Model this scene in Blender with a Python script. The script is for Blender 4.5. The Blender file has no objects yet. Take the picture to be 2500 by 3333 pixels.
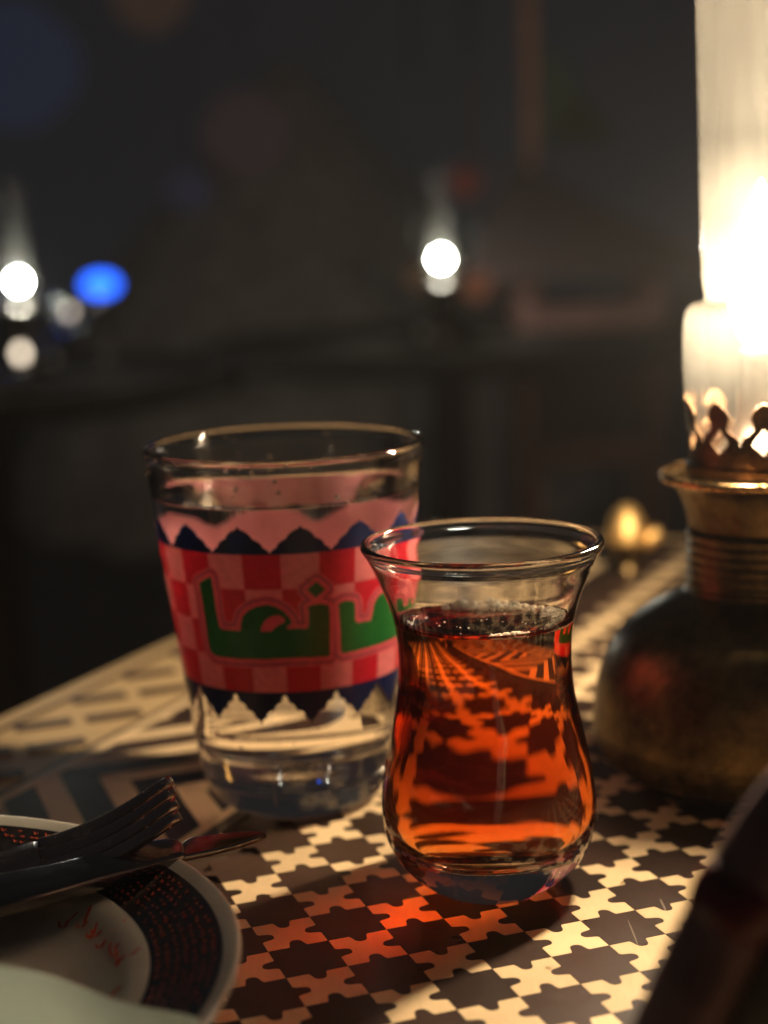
import bpy, bmesh, math, random
from mathutils import Vector, Matrix
import numpy as np
R = math.radians
random.seed(7)
C = bpy.context.scene.collection
SC = bpy.context.scene
MM = 0.001

# ------------------------------------------------------------------ camera
cam_d = bpy.data.cameras.new('camera'); cam = bpy.data.objects.new('camera', cam_d); C.objects.link(cam)
pitch, roll = R(10.2183), R(-2.1023)
fwd = Vector((0, math.cos(pitch), -math.sin(pitch)))
r0 = Vector((1, 0, 0)); u0 = r0.cross(fwd)
rr = r0*math.cos(roll) + u0*math.sin(roll); uu = -r0*math.sin(roll) + u0*math.cos(roll)
cam.matrix_world = Matrix(((rr.x, uu.x, -fwd.x, 0), (rr.y, uu.y, -fwd.y, 0), (rr.z, uu.z, -fwd.z, 0.15427), (0, 0, 0, 1)))
cam_d.sensor_fit = 'HORIZONTAL'; cam_d.sensor_width = 24; cam_d.lens = 5359.756/2500*24
cam_d.clip_start = 0.01; cam_d.clip_end = 100
cam_d.dof.use_dof = True; cam_d.dof.focus_distance = 0.357; cam_d.dof.aperture_fstop = 51.46/7.8
SC.camera = cam

# ------------------------------------------------------------------ world: the dim night around the terrace
w = bpy.data.worlds.new('World'); SC.world = w; w.use_nodes = True
bg = w.node_tree.nodes['Background']; bg.inputs[0].default_value = (0.0105, 0.0104, 0.0118, 1); bg.inputs[1].default_value = 1.0
SC.view_settings.view_transform = 'Standard'; SC.view_settings.look = 'None'; SC.view_settings.exposure = 0; SC.view_settings.gamma = 1
cy = SC.cycles
SC.render.engine = 'CYCLES'
cy.max_bounces = 24; cy.diffuse_bounces = 4; cy.glossy_bounces = 12; cy.transmission_bounces = 22; cy.transparent_max_bounces = 24; cy.volume_bounces = 0
cy.caustics_reflective = True; cy.caustics_refractive = True; cy.blur_glossy = 0.3
cy.sample_clamp_indirect = 25; cy.sample_clamp_direct = 0
cy.use_denoising = True
try: cy.denoiser = 'OPENIMAGEDENOISE'; cy.denoising_input_passes = 'RGB_ALBEDO_NORMAL'; cy.denoising_prefilter = 'ACCURATE'
except Exception: pass
cy.use_adaptive_sampling = False

# ------------------------------------------------------------------ materials
def mat(name):
    m = bpy.data.materials.new(name); m.use_nodes = True; return m
def N(m, t, **k):
    n = m.node_tree.nodes.new(t)
    for a, b in k.items():
        if a in n.inputs: n.inputs[a].default_value = b
        else: setattr(n, a, b)
    return n
def L(m, a, b): m.node_tree.links.new(a, b)
def P(m): return m.node_tree.nodes['Principled BSDF']
def OUT(m): return m.node_tree.nodes['Material Output']
def setp(m, **k):
    p = P(m)
    for a, b in k.items(): p.inputs[a.replace('_', ' ')].default_value = b
    return p
def ramp(m, fac, stops):
    r = N(m, 'ShaderNodeValToRGB'); L(m, fac, r.inputs[0]); e = r.color_ramp.elements
    while len(e) < len(stops): e.new(0.5)
    for q, (a, c) in zip(e, stops): q.position = a; q.color = (*c, 1)
    return r.outputs[0]
def noise(m, scale, detail=4, rough=0.55, vec=None, dist=0):
    n = N(m, 'ShaderNodeTexNoise'); n.inputs['Scale'].default_value = scale; n.inputs['Detail'].default_value = detail
    n.inputs['Roughness'].default_value = rough; n.inputs['Distortion'].default_value = dist
    if vec is not None: L(m, vec, n.inputs['Vector'])
    return n.outputs['Fac']
def coords(m, out='Object', scale=(1, 1, 1), rot=(0, 0, 0)):
    t = N(m, 'ShaderNodeTexCoord'); q = N(m, 'ShaderNodeMapping'); q.inputs['Scale'].default_value = scale; q.inputs['Rotation'].default_value = rot
    L(m, t.outputs[out], q.inputs['Vector']); return q.outputs[0]
def worldpos(m, scale=(1, 1, 1), rot=(0, 0, 0)):
    t = N(m, 'ShaderNodeNewGeometry'); q = N(m, 'ShaderNodeMapping'); q.inputs['Scale'].default_value = scale; q.inputs['Rotation'].default_value = rot
    L(m, t.outputs['Position'], q.inputs['Vector']); return q.outputs[0]
def bump(m, h, strength, dist=0.001, target=None):
    b = N(m, 'ShaderNodeBump'); b.inputs['Strength'].default_value = strength; b.inputs['Distance'].default_value = dist
    L(m, h, b.inputs['Height']); L(m, b.outputs[0], (target or P(m)).inputs['Normal']); return b
def math_(m, op, a, b=None):
    n = N(m, 'ShaderNodeMath', operation=op)
    for i, v in enumerate((a, b)):
        if v is None: continue
        if isinstance(v, (int, float)): n.inputs[i].default_value = v
        else: L(m, v, n.inputs[i])
    return n.outputs[0]
def mixcol(m, fac, a, b):
    n = N(m, 'ShaderNodeMix', data_type='RGBA')
    for i, v in ((0, fac), (6, a), (7, b)):
        if isinstance(v, (int, float)): n.inputs[i].default_value = v
        elif isinstance(v, tuple): n.inputs[i].default_value = (*v, 1)
        else: L(m, v, n.inputs[i])
    return n.outputs[2]

# inlay wood and bone: lacquered, scratched
def inlay(name, base, var, rough):
    m = mat(name); p = P(m)
    oi = N(m, 'ShaderNodeObjectInfo')
    wp = worldpos(m)
    grain = noise(m, 900, 3, .6, worldpos(m, (1, .12, 1), (0, 0, .5)))
    blot = noise(m, 60, 5, .65, wp)
    f = math_(m, 'ADD', math_(m, 'MULTIPLY', grain, .3), math_(m, 'MULTIPLY', blot, .6))
    f = math_(m, 'ADD', f, math_(m, 'MULTIPLY', math_(m, 'SUBTRACT', oi.outputs['Random'], .25), .5))
    L(m, ramp(m, f, [(.25, tuple(c*(1-var) for c in base)), (.75, tuple(min(1, c*(1+var)) for c in base))]), p.inputs['Base Color'])
    sc = N(m, 'ShaderNodeTexWave', wave_type='BANDS'); sc.inputs['Scale'].default_value = 40; sc.inputs['Distortion'].default_value = 14; sc.inputs['Detail'].default_value = 3
    L(m, wp, sc.inputs['Vector'])
    smear = noise(m, 140, 5, .7, wp, .6)
    L(m, math_(m, 'ADD', rough, math_(m, 'MULTIPLY', smear, .22)), p.inputs['Roughness'])
    p.inputs['Specular IOR Level'].default_value = .13; p.inputs['Coat Weight'].default_value = .02; p.inputs['Coat Roughness'].default_value = .05
    if base[0] < .2:
        s1 = noise(m, 420, 2, .5, worldpos(m, (1, .035, 1), (0, 0, .55)), .1); s2 = noise(m, 300, 2, .5, worldpos(m, (1, .03, 1), (0, 0, -1.1)), .1); s3 = noise(m, 45, 3, .6, wp)
        k1 = math_(m, 'GREATER_THAN', s1, .735); k2 = math_(m, 'GREATER_THAN', s2, .75); k3 = math_(m, 'GREATER_THAN', s3, .5)
        kk_ = math_(m, 'MULTIPLY', math_(m, 'MAXIMUM', k1, k2), k3)
        src = p.inputs['Base Color'].links[0].from_socket
        L(m, mixcol(m, math_(m, 'MULTIPLY', kk_, .5), src, (.30, .24, .18)), p.inputs['Base Color'])
    fine = noise(m, 2500, 2, .5, worldpos(m, (1, .03, 1), (0, 0, .9)))
    hh = math_(m, 'ADD', math_(m, 'MULTIPLY', fine, .5), math_(m, 'MULTIPLY', smear, .8))
    bump(m, hh, .12, .0004)
    return m
M = {}
M['dark'] = inlay('dark_wood_inlay', (.034, .0175, .012), .35, .26)
M['cream'] = inlay('cream_bone_inlay', (.66, .475, .27), .17, .26)
M['falloff_cream'] = inlay('falloff_bone_inlay', (.46, .32, .165), .14, .3)  # darker cream for the frieze, the lamp's falloff put into its colour
m = M['wood'] = mat('brown_wood'); setp(m, Roughness=.45)
L(m, ramp(m, noise(m, 30, 6, .6, coords(m, 'Object', (1, 6, 6))), [(.3, (.02, .012, .008)), (.7, (.06, .032, .018))]), P(m).inputs['Base Color'])

def glass(name, rough=0.0, ior=1.5, tint=(1, 1, 1), vol=None):
    m = mat(name); nt = m.node_tree; nt.nodes.remove(P(m))
    g = N(m, 'ShaderNodeBsdfGlass'); g.inputs['IOR'].default_value = ior; g.inputs['Roughness'].default_value = rough; g.inputs['Color'].default_value = (*tint, 1)
    L(m, g.outputs[0], OUT(m).inputs['Surface'])
    if vol:
        v = N(m, 'ShaderNodeVolumeAbsorption'); v.inputs['Color'].default_value = (*vol[0], 1); v.inputs['Density'].default_value = vol[1]
        L(m, v.outputs[0], OUT(m).inputs['Volume'])
    return m, g
M['glass'], g = glass('clear_glass', 0, 1.5, (1, .99, .975))
nz = noise(M['glass'], 90, 2, .5, coords(M['glass'], 'Object', (1, 1, .35)))
b_ = bump(M['glass'], nz, .06, .001, g)
M['glass2'], g = glass('clear_glass_tumbler', 0, 1.5, (1, .985, .97))
nz = noise(M['glass2'], 60, 2, .5, coords(M['glass2'], 'Object', (1, 1, .5)))
bump(M['glass2'], nz, .06, .001, g)
TEA = ((.958, .672, .30), 165)
M['tea_top'], _ = glass('tea_surface', 0, 1.333, (1, 1, 1), TEA)
M['tea_side'], _ = glass('tea_against_glass', 0, .889, (1, 1, 1), TEA)
M['water_top'], _ = glass('water_surface', 0, 1.333)
M['water_side'], _ = glass('water_against_glass', 0, .889)
# thin bubbles
m = M['bubble'] = mat('bubble_film'); nt = m.node_tree; nt.nodes.remove(P(m))
gb = N(m, 'ShaderNodeBsdfGlass'); gb.inputs['IOR'].default_value = 1.36; gb.inputs['Roughness'].default_value = 0.12
db = N(m, 'ShaderNodeBsdfTranslucent'); db.inputs['Color'].default_value = (.98, .94, .85, 1); dd = N(m, 'ShaderNodeBsdfDiffuse'); dd.inputs['Color'].default_value = (.97, .92, .82, 1)
a1 = N(m, 'ShaderNodeMixShader'); a1.inputs[0].default_value = .5; L(m, db.outputs[0], a1.inputs[1]); L(m, dd.outputs[0], a1.inputs[2])
a2 = N(m, 'ShaderNodeMixShader'); a2.inputs[0].default_value = .88; L(m, gb.outputs[0], a2.inputs[1]); L(m, a1.outputs[0], a2.inputs[2]); L(m, a2.outputs[0], OUT(m).inputs['Surface'])

# enamel print on the tumbler: colours live on a fine mesh, the inner side shows the pink ground coat
m = M['print'] = mat('enamel_print'); p = setp(m, Roughness=.35); p.inputs['Coat Weight'].default_value = .3; p.inputs['Coat Roughness'].default_value = .15
at = N(m, 'ShaderNodeAttribute', attribute_name='ink'); ge = N(m, 'ShaderNodeNewGeometry')
mott = noise(m, 500, 3, .6, coords(m))
colr = mixcol(m, math_(m, 'MULTIPLY', mott, .45), at.outputs['Color'], (0.0, 0.0, 0.0))
cfin = mixcol(m, ge.outputs['Backfacing'], colr, (.95, .40, .44))
L(m, cfin, p.inputs['Base Color'])
tl = N(m, 'ShaderNodeBsdfTranslucent'); L(m, cfin, tl.inputs[0])
mx = N(m, 'ShaderNodeMixShader'); mx.inputs[0].default_value = .36; L(m, p.outputs[0], mx.inputs[1]); L(m, tl.outputs[0], mx.inputs[2])
t2 = N(m, 'ShaderNodeBsdfTransparent'); m2 = N(m, 'ShaderNodeMixShader')
L(m, at.outputs['Alpha'], m2.inputs[0]); L(m, t2.outputs[0], m2.inputs[1]); L(m, mx.outputs[0], m2.inputs[2]); L(m, m2.outputs[0], OUT(m).inputs['Surface'])

# metals
def metal(name, c1, c2, rough, sc, bmp, metallic=1.0):
    m = mat(name); p = setp(m, Metallic=metallic)
    n1 = noise(m, sc, 6, .65, coords(m)); n2 = noise(m, sc*3.7, 4, .6, coords(m))
    f = math_(m, 'ADD', math_(m, 'MULTIPLY', n1, .65), math_(m, 'MULTIPLY', n2, .35))
    L(m, ramp(m, f, [(.35, c1), (.65, c2)]), p.inputs['Base Color'])
    L(m, math_(m, 'ADD', rough, math_(m, 'MULTIPLY', n2, .25)), p.inputs['Roughness'])
    if bmp: bump(m, f, bmp, .0012)
    return m
M['brass_old'] = metal('aged_brass', (.060, .038, .018), (.25, .165, .070), .24, 70, .28)
M['brass'] = metal('polished_brass', (.45, .24, .09), (.85, .55, .25), .14, 90, .15)
M['brass_dim'] = metal('sooty_brass', (.045, .025, .014), (.16, .09, .045), .3, 200, .3)
M['brass_matt'] = metal('matt_brass', (.70, .42, .14), (.95, .66, .28), .42, 200, .3)
M['steel'] = metal('polished_steel', (.42, .33, .29), (.52, .42, .37), .12, 60, 0)
M['knife_steel'] = metal('mirror_steel', (.24, .20, .19), (.28, .24, .22), .03, 60, 0)
M['black_metal'] = metal('blackened_metal', (.05, .04, .035), (.12, .10, .08), .25, 60, .1)

# lamp glass: frosted chimney, opacity by height shaped to even out the flame's glow
def frosted(name, col, opac, opac_z):
    m = mat(name); nt = m.node_tree; nt.nodes.remove(P(m))
    vec = coords(m, 'Object', (1, 1, .07))
    f = noise(m, 260, 5, .6, vec, .3)
    f2 = noise(m, 45, 4, .6, coords(m, 'Object', (1, 1, .35)))
    f = math_(m, 'ADD', math_(m, 'MULTIPLY', f, .6), math_(m, 'MULTIPLY', f2, .4))
    c = ramp(m, f, [(.3, tuple(v*.72 for v in col)), (.7, col)])
    tl = N(m, 'ShaderNodeBsdfTranslucent'); L(m, c, tl.inputs[0])
    df = N(m, 'ShaderNodeBsdfDiffuse'); L(m, c, df.inputs[0])
    m1 = N(m, 'ShaderNodeMixShader'); m1.inputs[0].default_value = .25; L(m, tl.outputs[0], m1.inputs[1]); L(m, df.outputs[0], m1.inputs[2])
    tr = N(m, 'ShaderNodeBsdfTransparent'); mx = N(m, 'ShaderNodeMixShader')
    sx = N(m, 'ShaderNodeSeparateXYZ'); L(m, coords(m), sx.inputs[0]); mr = N(m, 'ShaderNodeMapRange'); mr.inputs[1].default_value = .08; mr.inputs[2].default_value = .28; L(m, sx.outputs[2], mr.inputs[0])
    rp = N(m, 'ShaderNodeValToRGB'); L(m, mr.outputs[0], rp.inputs[0]); e = rp.color_ramp.elements
    while len(e) < len(opac_z): e.new(.5)
    for q, (z_, v_) in zip(e, opac_z): q.position = (z_-80)/200; q.color = (v_, v_, v_, 1)
    L(m, math_(m, 'MULTIPLY', rp.outputs[0], math_(m, 'ADD', .55, math_(m, 'MULTIPLY', f, .9))), mx.inputs[0]); L(m, tr.outputs[0], mx.inputs[1]); L(m, m1.outputs[0], mx.inputs[2])
    gl = N(m, 'ShaderNodeBsdfGlossy'); gl.inputs['Roughness'].default_value = .08
    fr = N(m, 'ShaderNodeFresnel'); fr.inputs[0].default_value = 1.45
    m3 = N(m, 'ShaderNodeMixShader'); L(m, math_(m, 'MULTIPLY', fr.outputs[0], .6), m3.inputs[0]); L(m, mx.outputs[0], m3.inputs[1]); L(m, gl.outputs[0], m3.inputs[2])
    L(m, m3.outputs[0], OUT(m).inputs['Surface']); return m
M['chimney'] = frosted('smoky_chimney_glass', (.88, .84, .74), 0, [(86, .010), (100, .013), (124, .013), (129, .009), (150, .009), (172, .027), (195, .13), (215, .26), (245, .45)])
M['far_chimney'] = frosted('far_chimney_glass', (.8, .74, .62), 0, [(86, .002), (118, .006), (130, .02), (150, .045), (280, .05)])
def emit(name, col, s):
    m = mat(name); nt = m.node_tree; nt.nodes.remove(P(m)); e = N(m, 'ShaderNodeEmission'); e.inputs[0].default_value = (*col, 1); e.inputs[1].default_value = s
    L(m, e.outputs[0], OUT(m).inputs['Surface']); return m
FLAME = 1180.0
M['flame'] = emit('flame_light', (1.0, .80, .55), FLAME)
M['far_flame'] = emit('far_flame_light', (.95, 1.0, .88), 700)
M['dim_glint'] = emit('dim_glint_light', (1.0, .82, .62), 4.5)  # dim emitters for the added glints behind
M['dim_glint2'] = emit('faint_glint_light', (1.0, .84, .70), 2.6)
M['blue'] = emit('blue_light', (.02, .13, 1.0), 4.0)
def plain(name, col, rough=.5, coat=0, sc=40, var=.25, bmp=.1, metallic=0, wpos=False):
    m = mat(name); p = setp(m, Roughness=rough, Metallic=metallic); p.inputs['Coat Weight'].default_value = coat; p.inputs['Coat Roughness'].default_value = .08
    f = noise(m, sc, 5, .6, worldpos(m) if wpos else coords(m))
    L(m, ramp(m, f, [(.3, tuple(c*(1-var) for c in col)), (.7, tuple(min(1, c*(1+var)) for c in col))]), p.inputs['Base Color'])
    if bmp: bump(m, f, bmp, .001)
    return m
M['china'] = plain('white_china', (.62, .57, .47), .12, .6, 80, .06, .02)
M['china_dark'] = plain('dark_plate_glaze', (.016, .012, .011), .07, .8, 500, .6, .12)
M['red_ink'] = plain('red_brown_ink', (.50, .06, .02), .3, .3, 300, .2, 0)
M['paper'] = plain('napkin_cloth', (.52, .62, .52), .9, 0, 900, .06, .3)
M['hose'] = plain('dark_leather_hose', (.22, .12, .125), .55, .0, 90, .5, .4)
M['hose_red'] = plain('dark_red_band', (.13, .012, .02), .35, .2, 90, .4, .2)
M['far_wood'] = plain('far_table_wood', (.040, .034, .030), .85, 0, 30, .3, .2)
M['hose_fill'] = plain('olive_fill', (.24, .21, .15), .6, 0, 90, .3, .3)
M['ground'] = plain('night_paving', (.22, .20, .19), .9, 0, 8, .3, .3)
M['chair'] = plain('brown_chair_wood', (.20, .10, .08), .6, .1, 30, .3, .2)
M['chair_seat'] = plain('dark_cushion', (.06, .035, .03), .9, 0, 60, .3, .4)
for k_ in ('far_wood', 'ground'): P(M[k_]).inputs['Specular IOR Level'].default_value = 0
M['lantern_wood'] = plain('dark_lantern_wood', (.22, .10, .08), .8, 0, 30, .3, .2)
M['pole_wood'] = plain('reddish_pole_wood', (.70, .30, .17), .7, 0, 30, .3, .2)
M['tent'] = plain('brown_tent_cloth', (.85, .66, .52), .9, 0, 14, .35, .4)
M['green'] = plain('green_pennant_cloth', (.13, .16, .09), .85, 0, 60, .25, .3)
M['darkcloth'] = plain('dark_cloth', (.03, .02, .02), .9, 0, 40, .3, .4)
M['redcloth'] = plain('red_cloth', (.30, .05, .03), .8, 0, 40, .3, .4)

# ------------------------------------------------------------------ helpers
def obj(name, me, material=None, parent=None, smooth=False):
    o = bpy.data.objects.new(name, me); C.objects.link(o)
    if material is not None:
        for mm in (material if isinstance(material, (list, tuple)) else [material]): me.materials.append(mm)
    if parent: o.parent = parent
    if smooth: me.polygons.foreach_set('use_smooth', [True]*len(me.polygons))
    return o
def empty(name, loc, label, cat, group=None, rz=0):
    o = bpy.data.objects.new(name, None); C.objects.link(o); o.location = loc; o.rotation_euler[2] = rz; o.empty_display_size = .01
    return tag(o, label, cat, group)
def tag(o, label=None, cat=None, group=None, kind=None):
    if label: o['label'] = label
    if cat: o['category'] = cat
    if group: o['group'] = group
    if kind: o['kind'] = kind
    return o
def mesh(name, v, f):
    me = bpy.data.meshes.new(name); me.from_pydata([tuple(x) for x in v], [], f); me.update(); return me
def catmull(pts, n=8):
    out = []
    P_ = [pts[0]] + list(pts) + [pts[-1]]
    for i in range(1, len(P_)-2):
        a, b, c, d = P_[i-1], P_[i], P_[i+1], P_[i+2]
        for k in range(n):
            t = k/n
            out.append(tuple(.5*((2*b[j]) + (-a[j]+c[j])*t + (2*a[j]-5*b[j]+4*c[j]-d[j])*t*t + (-a[j]+3*b[j]-3*c[j]+d[j])*t**3) for j in range(len(b))))
    out.append(tuple(pts[-1])); return out
def lathe(prof, seg=96, mi=None):
    """prof: (r,z) in mm. returns mesh; outward normals when the profile runs from the bottom axis up the outside"""
    v = []; f = []; idx = []
    for r, z in prof:
        if r < 1e-6: idx.append([len(v)]); v.append((0, 0, z*MM))
        else:
            idx.append(list(range(len(v), len(v)+seg)))
            for k in range(seg):
                a = 2*math.pi*k/seg; v.append((r*MM*math.cos(a), r*MM*math.sin(a), z*MM))
    mats = []
    for q in range(len(prof)-1):
        A, B = idx[q], idx[q+1]
        if len(A) == 1 and len(B) == 1: continue
        for k in range(seg):
            k2 = (k+1) % seg
            if len(A) == 1: f.append((A[0], B[k2], B[k]))
            elif len(B) == 1: f.append((A[k], A[k2], B[0]))
            else: f.append((A[k], A[k2], B[k2], B[k]))
            mats.append(mi[q] if mi else 0)
    me = mesh('lathe', v, f)
    if mi: me.polygons.foreach_set('material_index', mats)
    me.polygons.foreach_set('use_smooth', [True]*len(me.polygons))
    return me
def prism(poly, z0, z1, name='prism', bottom=False):
    n = len(poly); v = [(x, y, z1) for x, y in poly] + [(x, y, z0) for x, y in poly]
    f = [tuple(range(n))] + [(i, n+i, n+(i+1) % n, (i+1) % n) for i in range(n)]
    if bottom: f.append(tuple(range(2*n-1, n-1, -1)))
    return mesh(name, v, f)
def tube(path, rad, seg=12, cap=True):
    v = []; f = []; n = len(path); up = Vector((0, 0, 1))
    for i, p_ in enumerate(path):
        t = (Vector(path[min(i+1, n-1)]) - Vector(path[max(i-1, 0)])).normalized()
        a = t.cross(up) if abs(t.z) < .95 else t.cross(Vector((1, 0, 0))); a.normalize(); b = a.cross(t)
        r = rad[i] if isinstance(rad, (list, tuple)) else rad
        for k in range(seg):
            q = 2*math.pi*k/seg; v.append(Vector(p_) + a*r*math.cos(q) + b*r*math.sin(q))
    for i in range(n-1):
        for k in range(seg):
            k2 = (k+1) % seg; f.append((i*seg+k, i*seg+k2, (i+1)*seg+k2, (i+1)*seg+k))
    if cap: f.append(tuple(range(seg-1, -1, -1))); f.append(tuple((n-1)*seg+k for k in range(seg)))
    me = mesh('tube', v, f); me.polygons.foreach_set('use_smooth', [True]*len(me.polygons)); return me
def box(c, s, name='box', rz=0, bev=0):
    bm = bmesh.new(); bmesh.ops.create_cube(bm, size=1)
    bmesh.ops.scale(bm, vec=s, verts=bm.verts); bmesh.ops.rotate(bm, matrix=Matrix.Rotation(rz, 3, 'Z'), verts=bm.verts); bmesh.ops.translate(bm, vec=c, verts=bm.verts)
    if bev: bmesh.ops.bevel(bm, geom=list(bm.edges), offset=bev, segments=2, affect='EDGES', profile=.5)
    me = bpy.data.meshes.new(name); bm.to_mesh(me); bm.free(); return me
def join(meshes, name='joined'):
    v = []; f = []
    for me in meshes:
        o_ = len(v); v += [tuple(q.co) for q in me.vertices]; f += [tuple(o_+i for i in q.vertices) for q in me.polygons]
    return mesh(name, v, f)
def sphere(c, r, sub=1, sc=(1, 1, 1)):
    bm = bmesh.new(); bmesh.ops.create_icosphere(bm, subdivisions=sub, radius=r); bmesh.ops.scale(bm, vec=sc, verts=bm.verts); bmesh.ops.translate(bm, vec=c, verts=bm.verts)
    me = bpy.data.meshes.new('s'); bm.to_mesh(me); bm.free(); return me

# ------------------------------------------------------------------ setting
g_ = obj('ground', prism([(-12, -6), (12, -6), (12, 18), (-12, 18)], -.78, -.73, 'ground'), M['ground']); tag(g_, kind='structure')

# ------------------------------------------------------------------ the inlaid table
S = 0.0135; TH = R(19.5013); ORG = (2.95706, 25.2116)     # cell size, lattice turn and origin (in cells)
ct, st = math.cos(TH), math.sin(TH)
def l2w(i, j):
    x, y = i, -j
    return ((ct*x - st*y + ORG[0])*S, (st*x + ct*y + ORG[1])*S)
def sd(s, d): return l2w((s+d)/2, (s-d)/2)
def w2l(x, y):
    x = x/S-ORG[0]; y = y/S-ORG[1]; a = ct*x + st*y; b = -st*x + ct*y; return a, -b
S0, S1, D0, D1 = -23.3, 44.0, -24.0, 44.0
table = empty('inlaid_table', (*sd((S0+S1)/2, (D0+D1)/2), -.73), 'wooden table inlaid with dark star tiles and cream cross tiles, under the tea glass', 'table')
tl_inv = Vector(table.location)
def tpart(name, me, material, smooth=False):
    me.transform(Matrix.Translation(-tl_inv)); return obj(name, me, material, table, smooth)
ZT = 0.0
slab = prism([sd(S0, D0), sd(S1, D0), sd(S1, D1), sd(S0, D1)], -.026, -.0012, 'slab', True)
tpart('slab', slab, M['wood'])
for a, b in ((.08, .08), (.92, .08), (.92, .92), (.08, .92)):
    x, y = sd(S0+(S1-S0)*a, D0+(D1-D0)*b); tpart('leg', box((x, y, -.378), (.06, .06, .704), 'leg', TH, .004), M['wood'])
tpart('apron', join([prism([sd(S0+3, d_), sd(S1-3, d_), sd(S1-3, d_+1.6), sd(S0+3, d_+1.6)], -.1, -.0262, 'a', True) for d_ in (D0+3, D1-4.6)] +
                   [prism([sd(s_, D0+4.6), sd(s_+1.6, D0+4.6), sd(s_+1.6, D1-4.6), sd(s_, D1-4.6)], -.1, -.0262, 'a', True) for s_ in (S0+3, S1-4.6)]), M['wood'])
# star and cross outlines
def edge_pts(k, sgn):
    base = [(-.5, .5), (-.158, .5), (-.135, .535), (-.118, .6), (-.104, .665), (-.075, .712), (-.03, .735), (.03, .735), (.075, .712), (.104, .665), (.118, .6), (.135, .535), (.158, .5)]
    out = []
    for x, y in base:
        y = .5 + sgn*(y-.5)
        for _ in range(k): x, y = y, -x
        out.append((x, y))
    return out
star = [p_ for k in range(4) for p_ in edge_pts(k, 1)][::-1]
cross = [p_ for k in range(4) for p_ in edge_pts(k, -1)][::-1]
def tile_mesh(poly, ins, ztop):
    q = []
    for x, y in poly:
        q.append((x*ins*S, y*ins*S))
    n = len(q)
    v = [(x, y, ztop) for x, y in q] + [(x*1.004, y*1.004, ztop-.00012) for x, y in q] + [(x*1.004, y*1.004, ztop-.0011) for x, y in q]
    f = [tuple(range(n))] + [(i, n+i, n+(i+1) % n, (i+1) % n) for i in range(n)] + [(n+i, 2*n+i, 2*n+(i+1) % n, n+(i+1) % n) for i in range(n)]
    return mesh('tile', v, f)
tm_star = tile_mesh(star, .992, 0.0); tm_star.materials.append(M['dark'])
tm_cross = tile_mesh(cross, .990, -.00004); tm_cross.materials.append(M['cream'])
def vis(x, y):
    z = y
    return .235 < y < .80 and -.245*z-.02 < x < .245*z+.02
near = {0: [], 1: []}; rest = {0: [], 1: []}
SF0, SF1, DF0, DF1 = S0+12.4, S1-1.6, D0+1.6, D1-1.2
for i in range(-60, 60):
    for j in range(-60, 60):
        ci, cj = i+.5, j+.5
        if not (SF0+1 <= ci+cj <= SF1-1 and DF0+1 <= ci-cj <= DF1-1): continue
        x, y = l2w(ci, cj); k = (i+j) % 2
        (near if vis(x, y) else rest)[k].append((math.hypot(x, y), x, y))
for k in (0, 1):
    near[k].sort()
    name, tmx = (('dark_star_tile', tm_star), ('cream_cross_tile', tm_cross))[k]
    for _, x, y in near[k][:300]:
        o = bpy.data.objects.new(name, tmx); C.objects.link(o); o.parent = table
        o.location = (x-tl_inv.x, y-tl_inv.y, -tl_inv.z); o.rotation_euler[2] = TH
    rem = rest[k] + near[k][300:]
    base_v = np.array([v.co for v in tmx.vertices]); Rm = np.array([[ct, -st, 0], [st, ct, 0], [0, 0, 1]])
    base_v = base_v @ Rm.T; fs = [tuple(q.vertices) for q in tmx.polygons]
    V = []; F = []
    for _, x, y in rem:
        o_ = len(V); V += (base_v + np.array([x, y, 0])).tolist(); F += [tuple(o_+a for a in q) for q in fs]
    o = tpart(name+'_field', mesh('field', V, F), (M['dark'], M['cream'])[k]); tag(o, kind='stuff')
print('tiles', len(near[0]), len(near[1]), len(rest[0]))
# ---- borders: herringbone band and outer frieze, clipped to their bands
def clip(poly, a, b, c):     # keep a*x+b*y>=c
    out = []
    for k in range(len(poly)):
        p_, q = poly[k], poly[(k+1) % len(poly)]
        fp, fq = a*p_[0]+b*p_[1]-c, a*q[0]+b*q[1]-c
        if fp >= 0: out.append(p_)
        if fp*fq < 0: t = fp/(fp-fq); out.append((p_[0]+t*(q[0]-p_[0]), p_[1]+t*(q[1]-p_[1])))
    return out
def area(p_): return .5*sum(p_[k][0]*p_[(k+1) % len(p_)][1]-p_[(k+1) % len(p_)][0]*p_[k][1] for k in range(len(p_)))
def addstrip(poly_sd, colour, name, z=0.0, flip=False):
    if len(poly_sd) < 3 or abs(area(poly_sd)) < .03: return
    cx = sum(p_[0] for p_ in poly_sd)/len(poly_sd); cyy = sum(p_[1] for p_ in poly_sd)/len(poly_sd)
    q = [(cx+(a-cx)*.992, cyy+(b-cyy)*.992) for a, b in poly_sd]
    if flip:      # bands along the far edges: swap the roles of s and d about the corner
        q = [(S0 + (D1-b_), D1-(a_-S0)) for a_, b_ in q]
    pts = [sd(a, b) for a, b in q]
    if area(pts) < 0: pts = pts[::-1]
    tpart(name, prism(pts, -.0011, z, name), M[colour])
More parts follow.
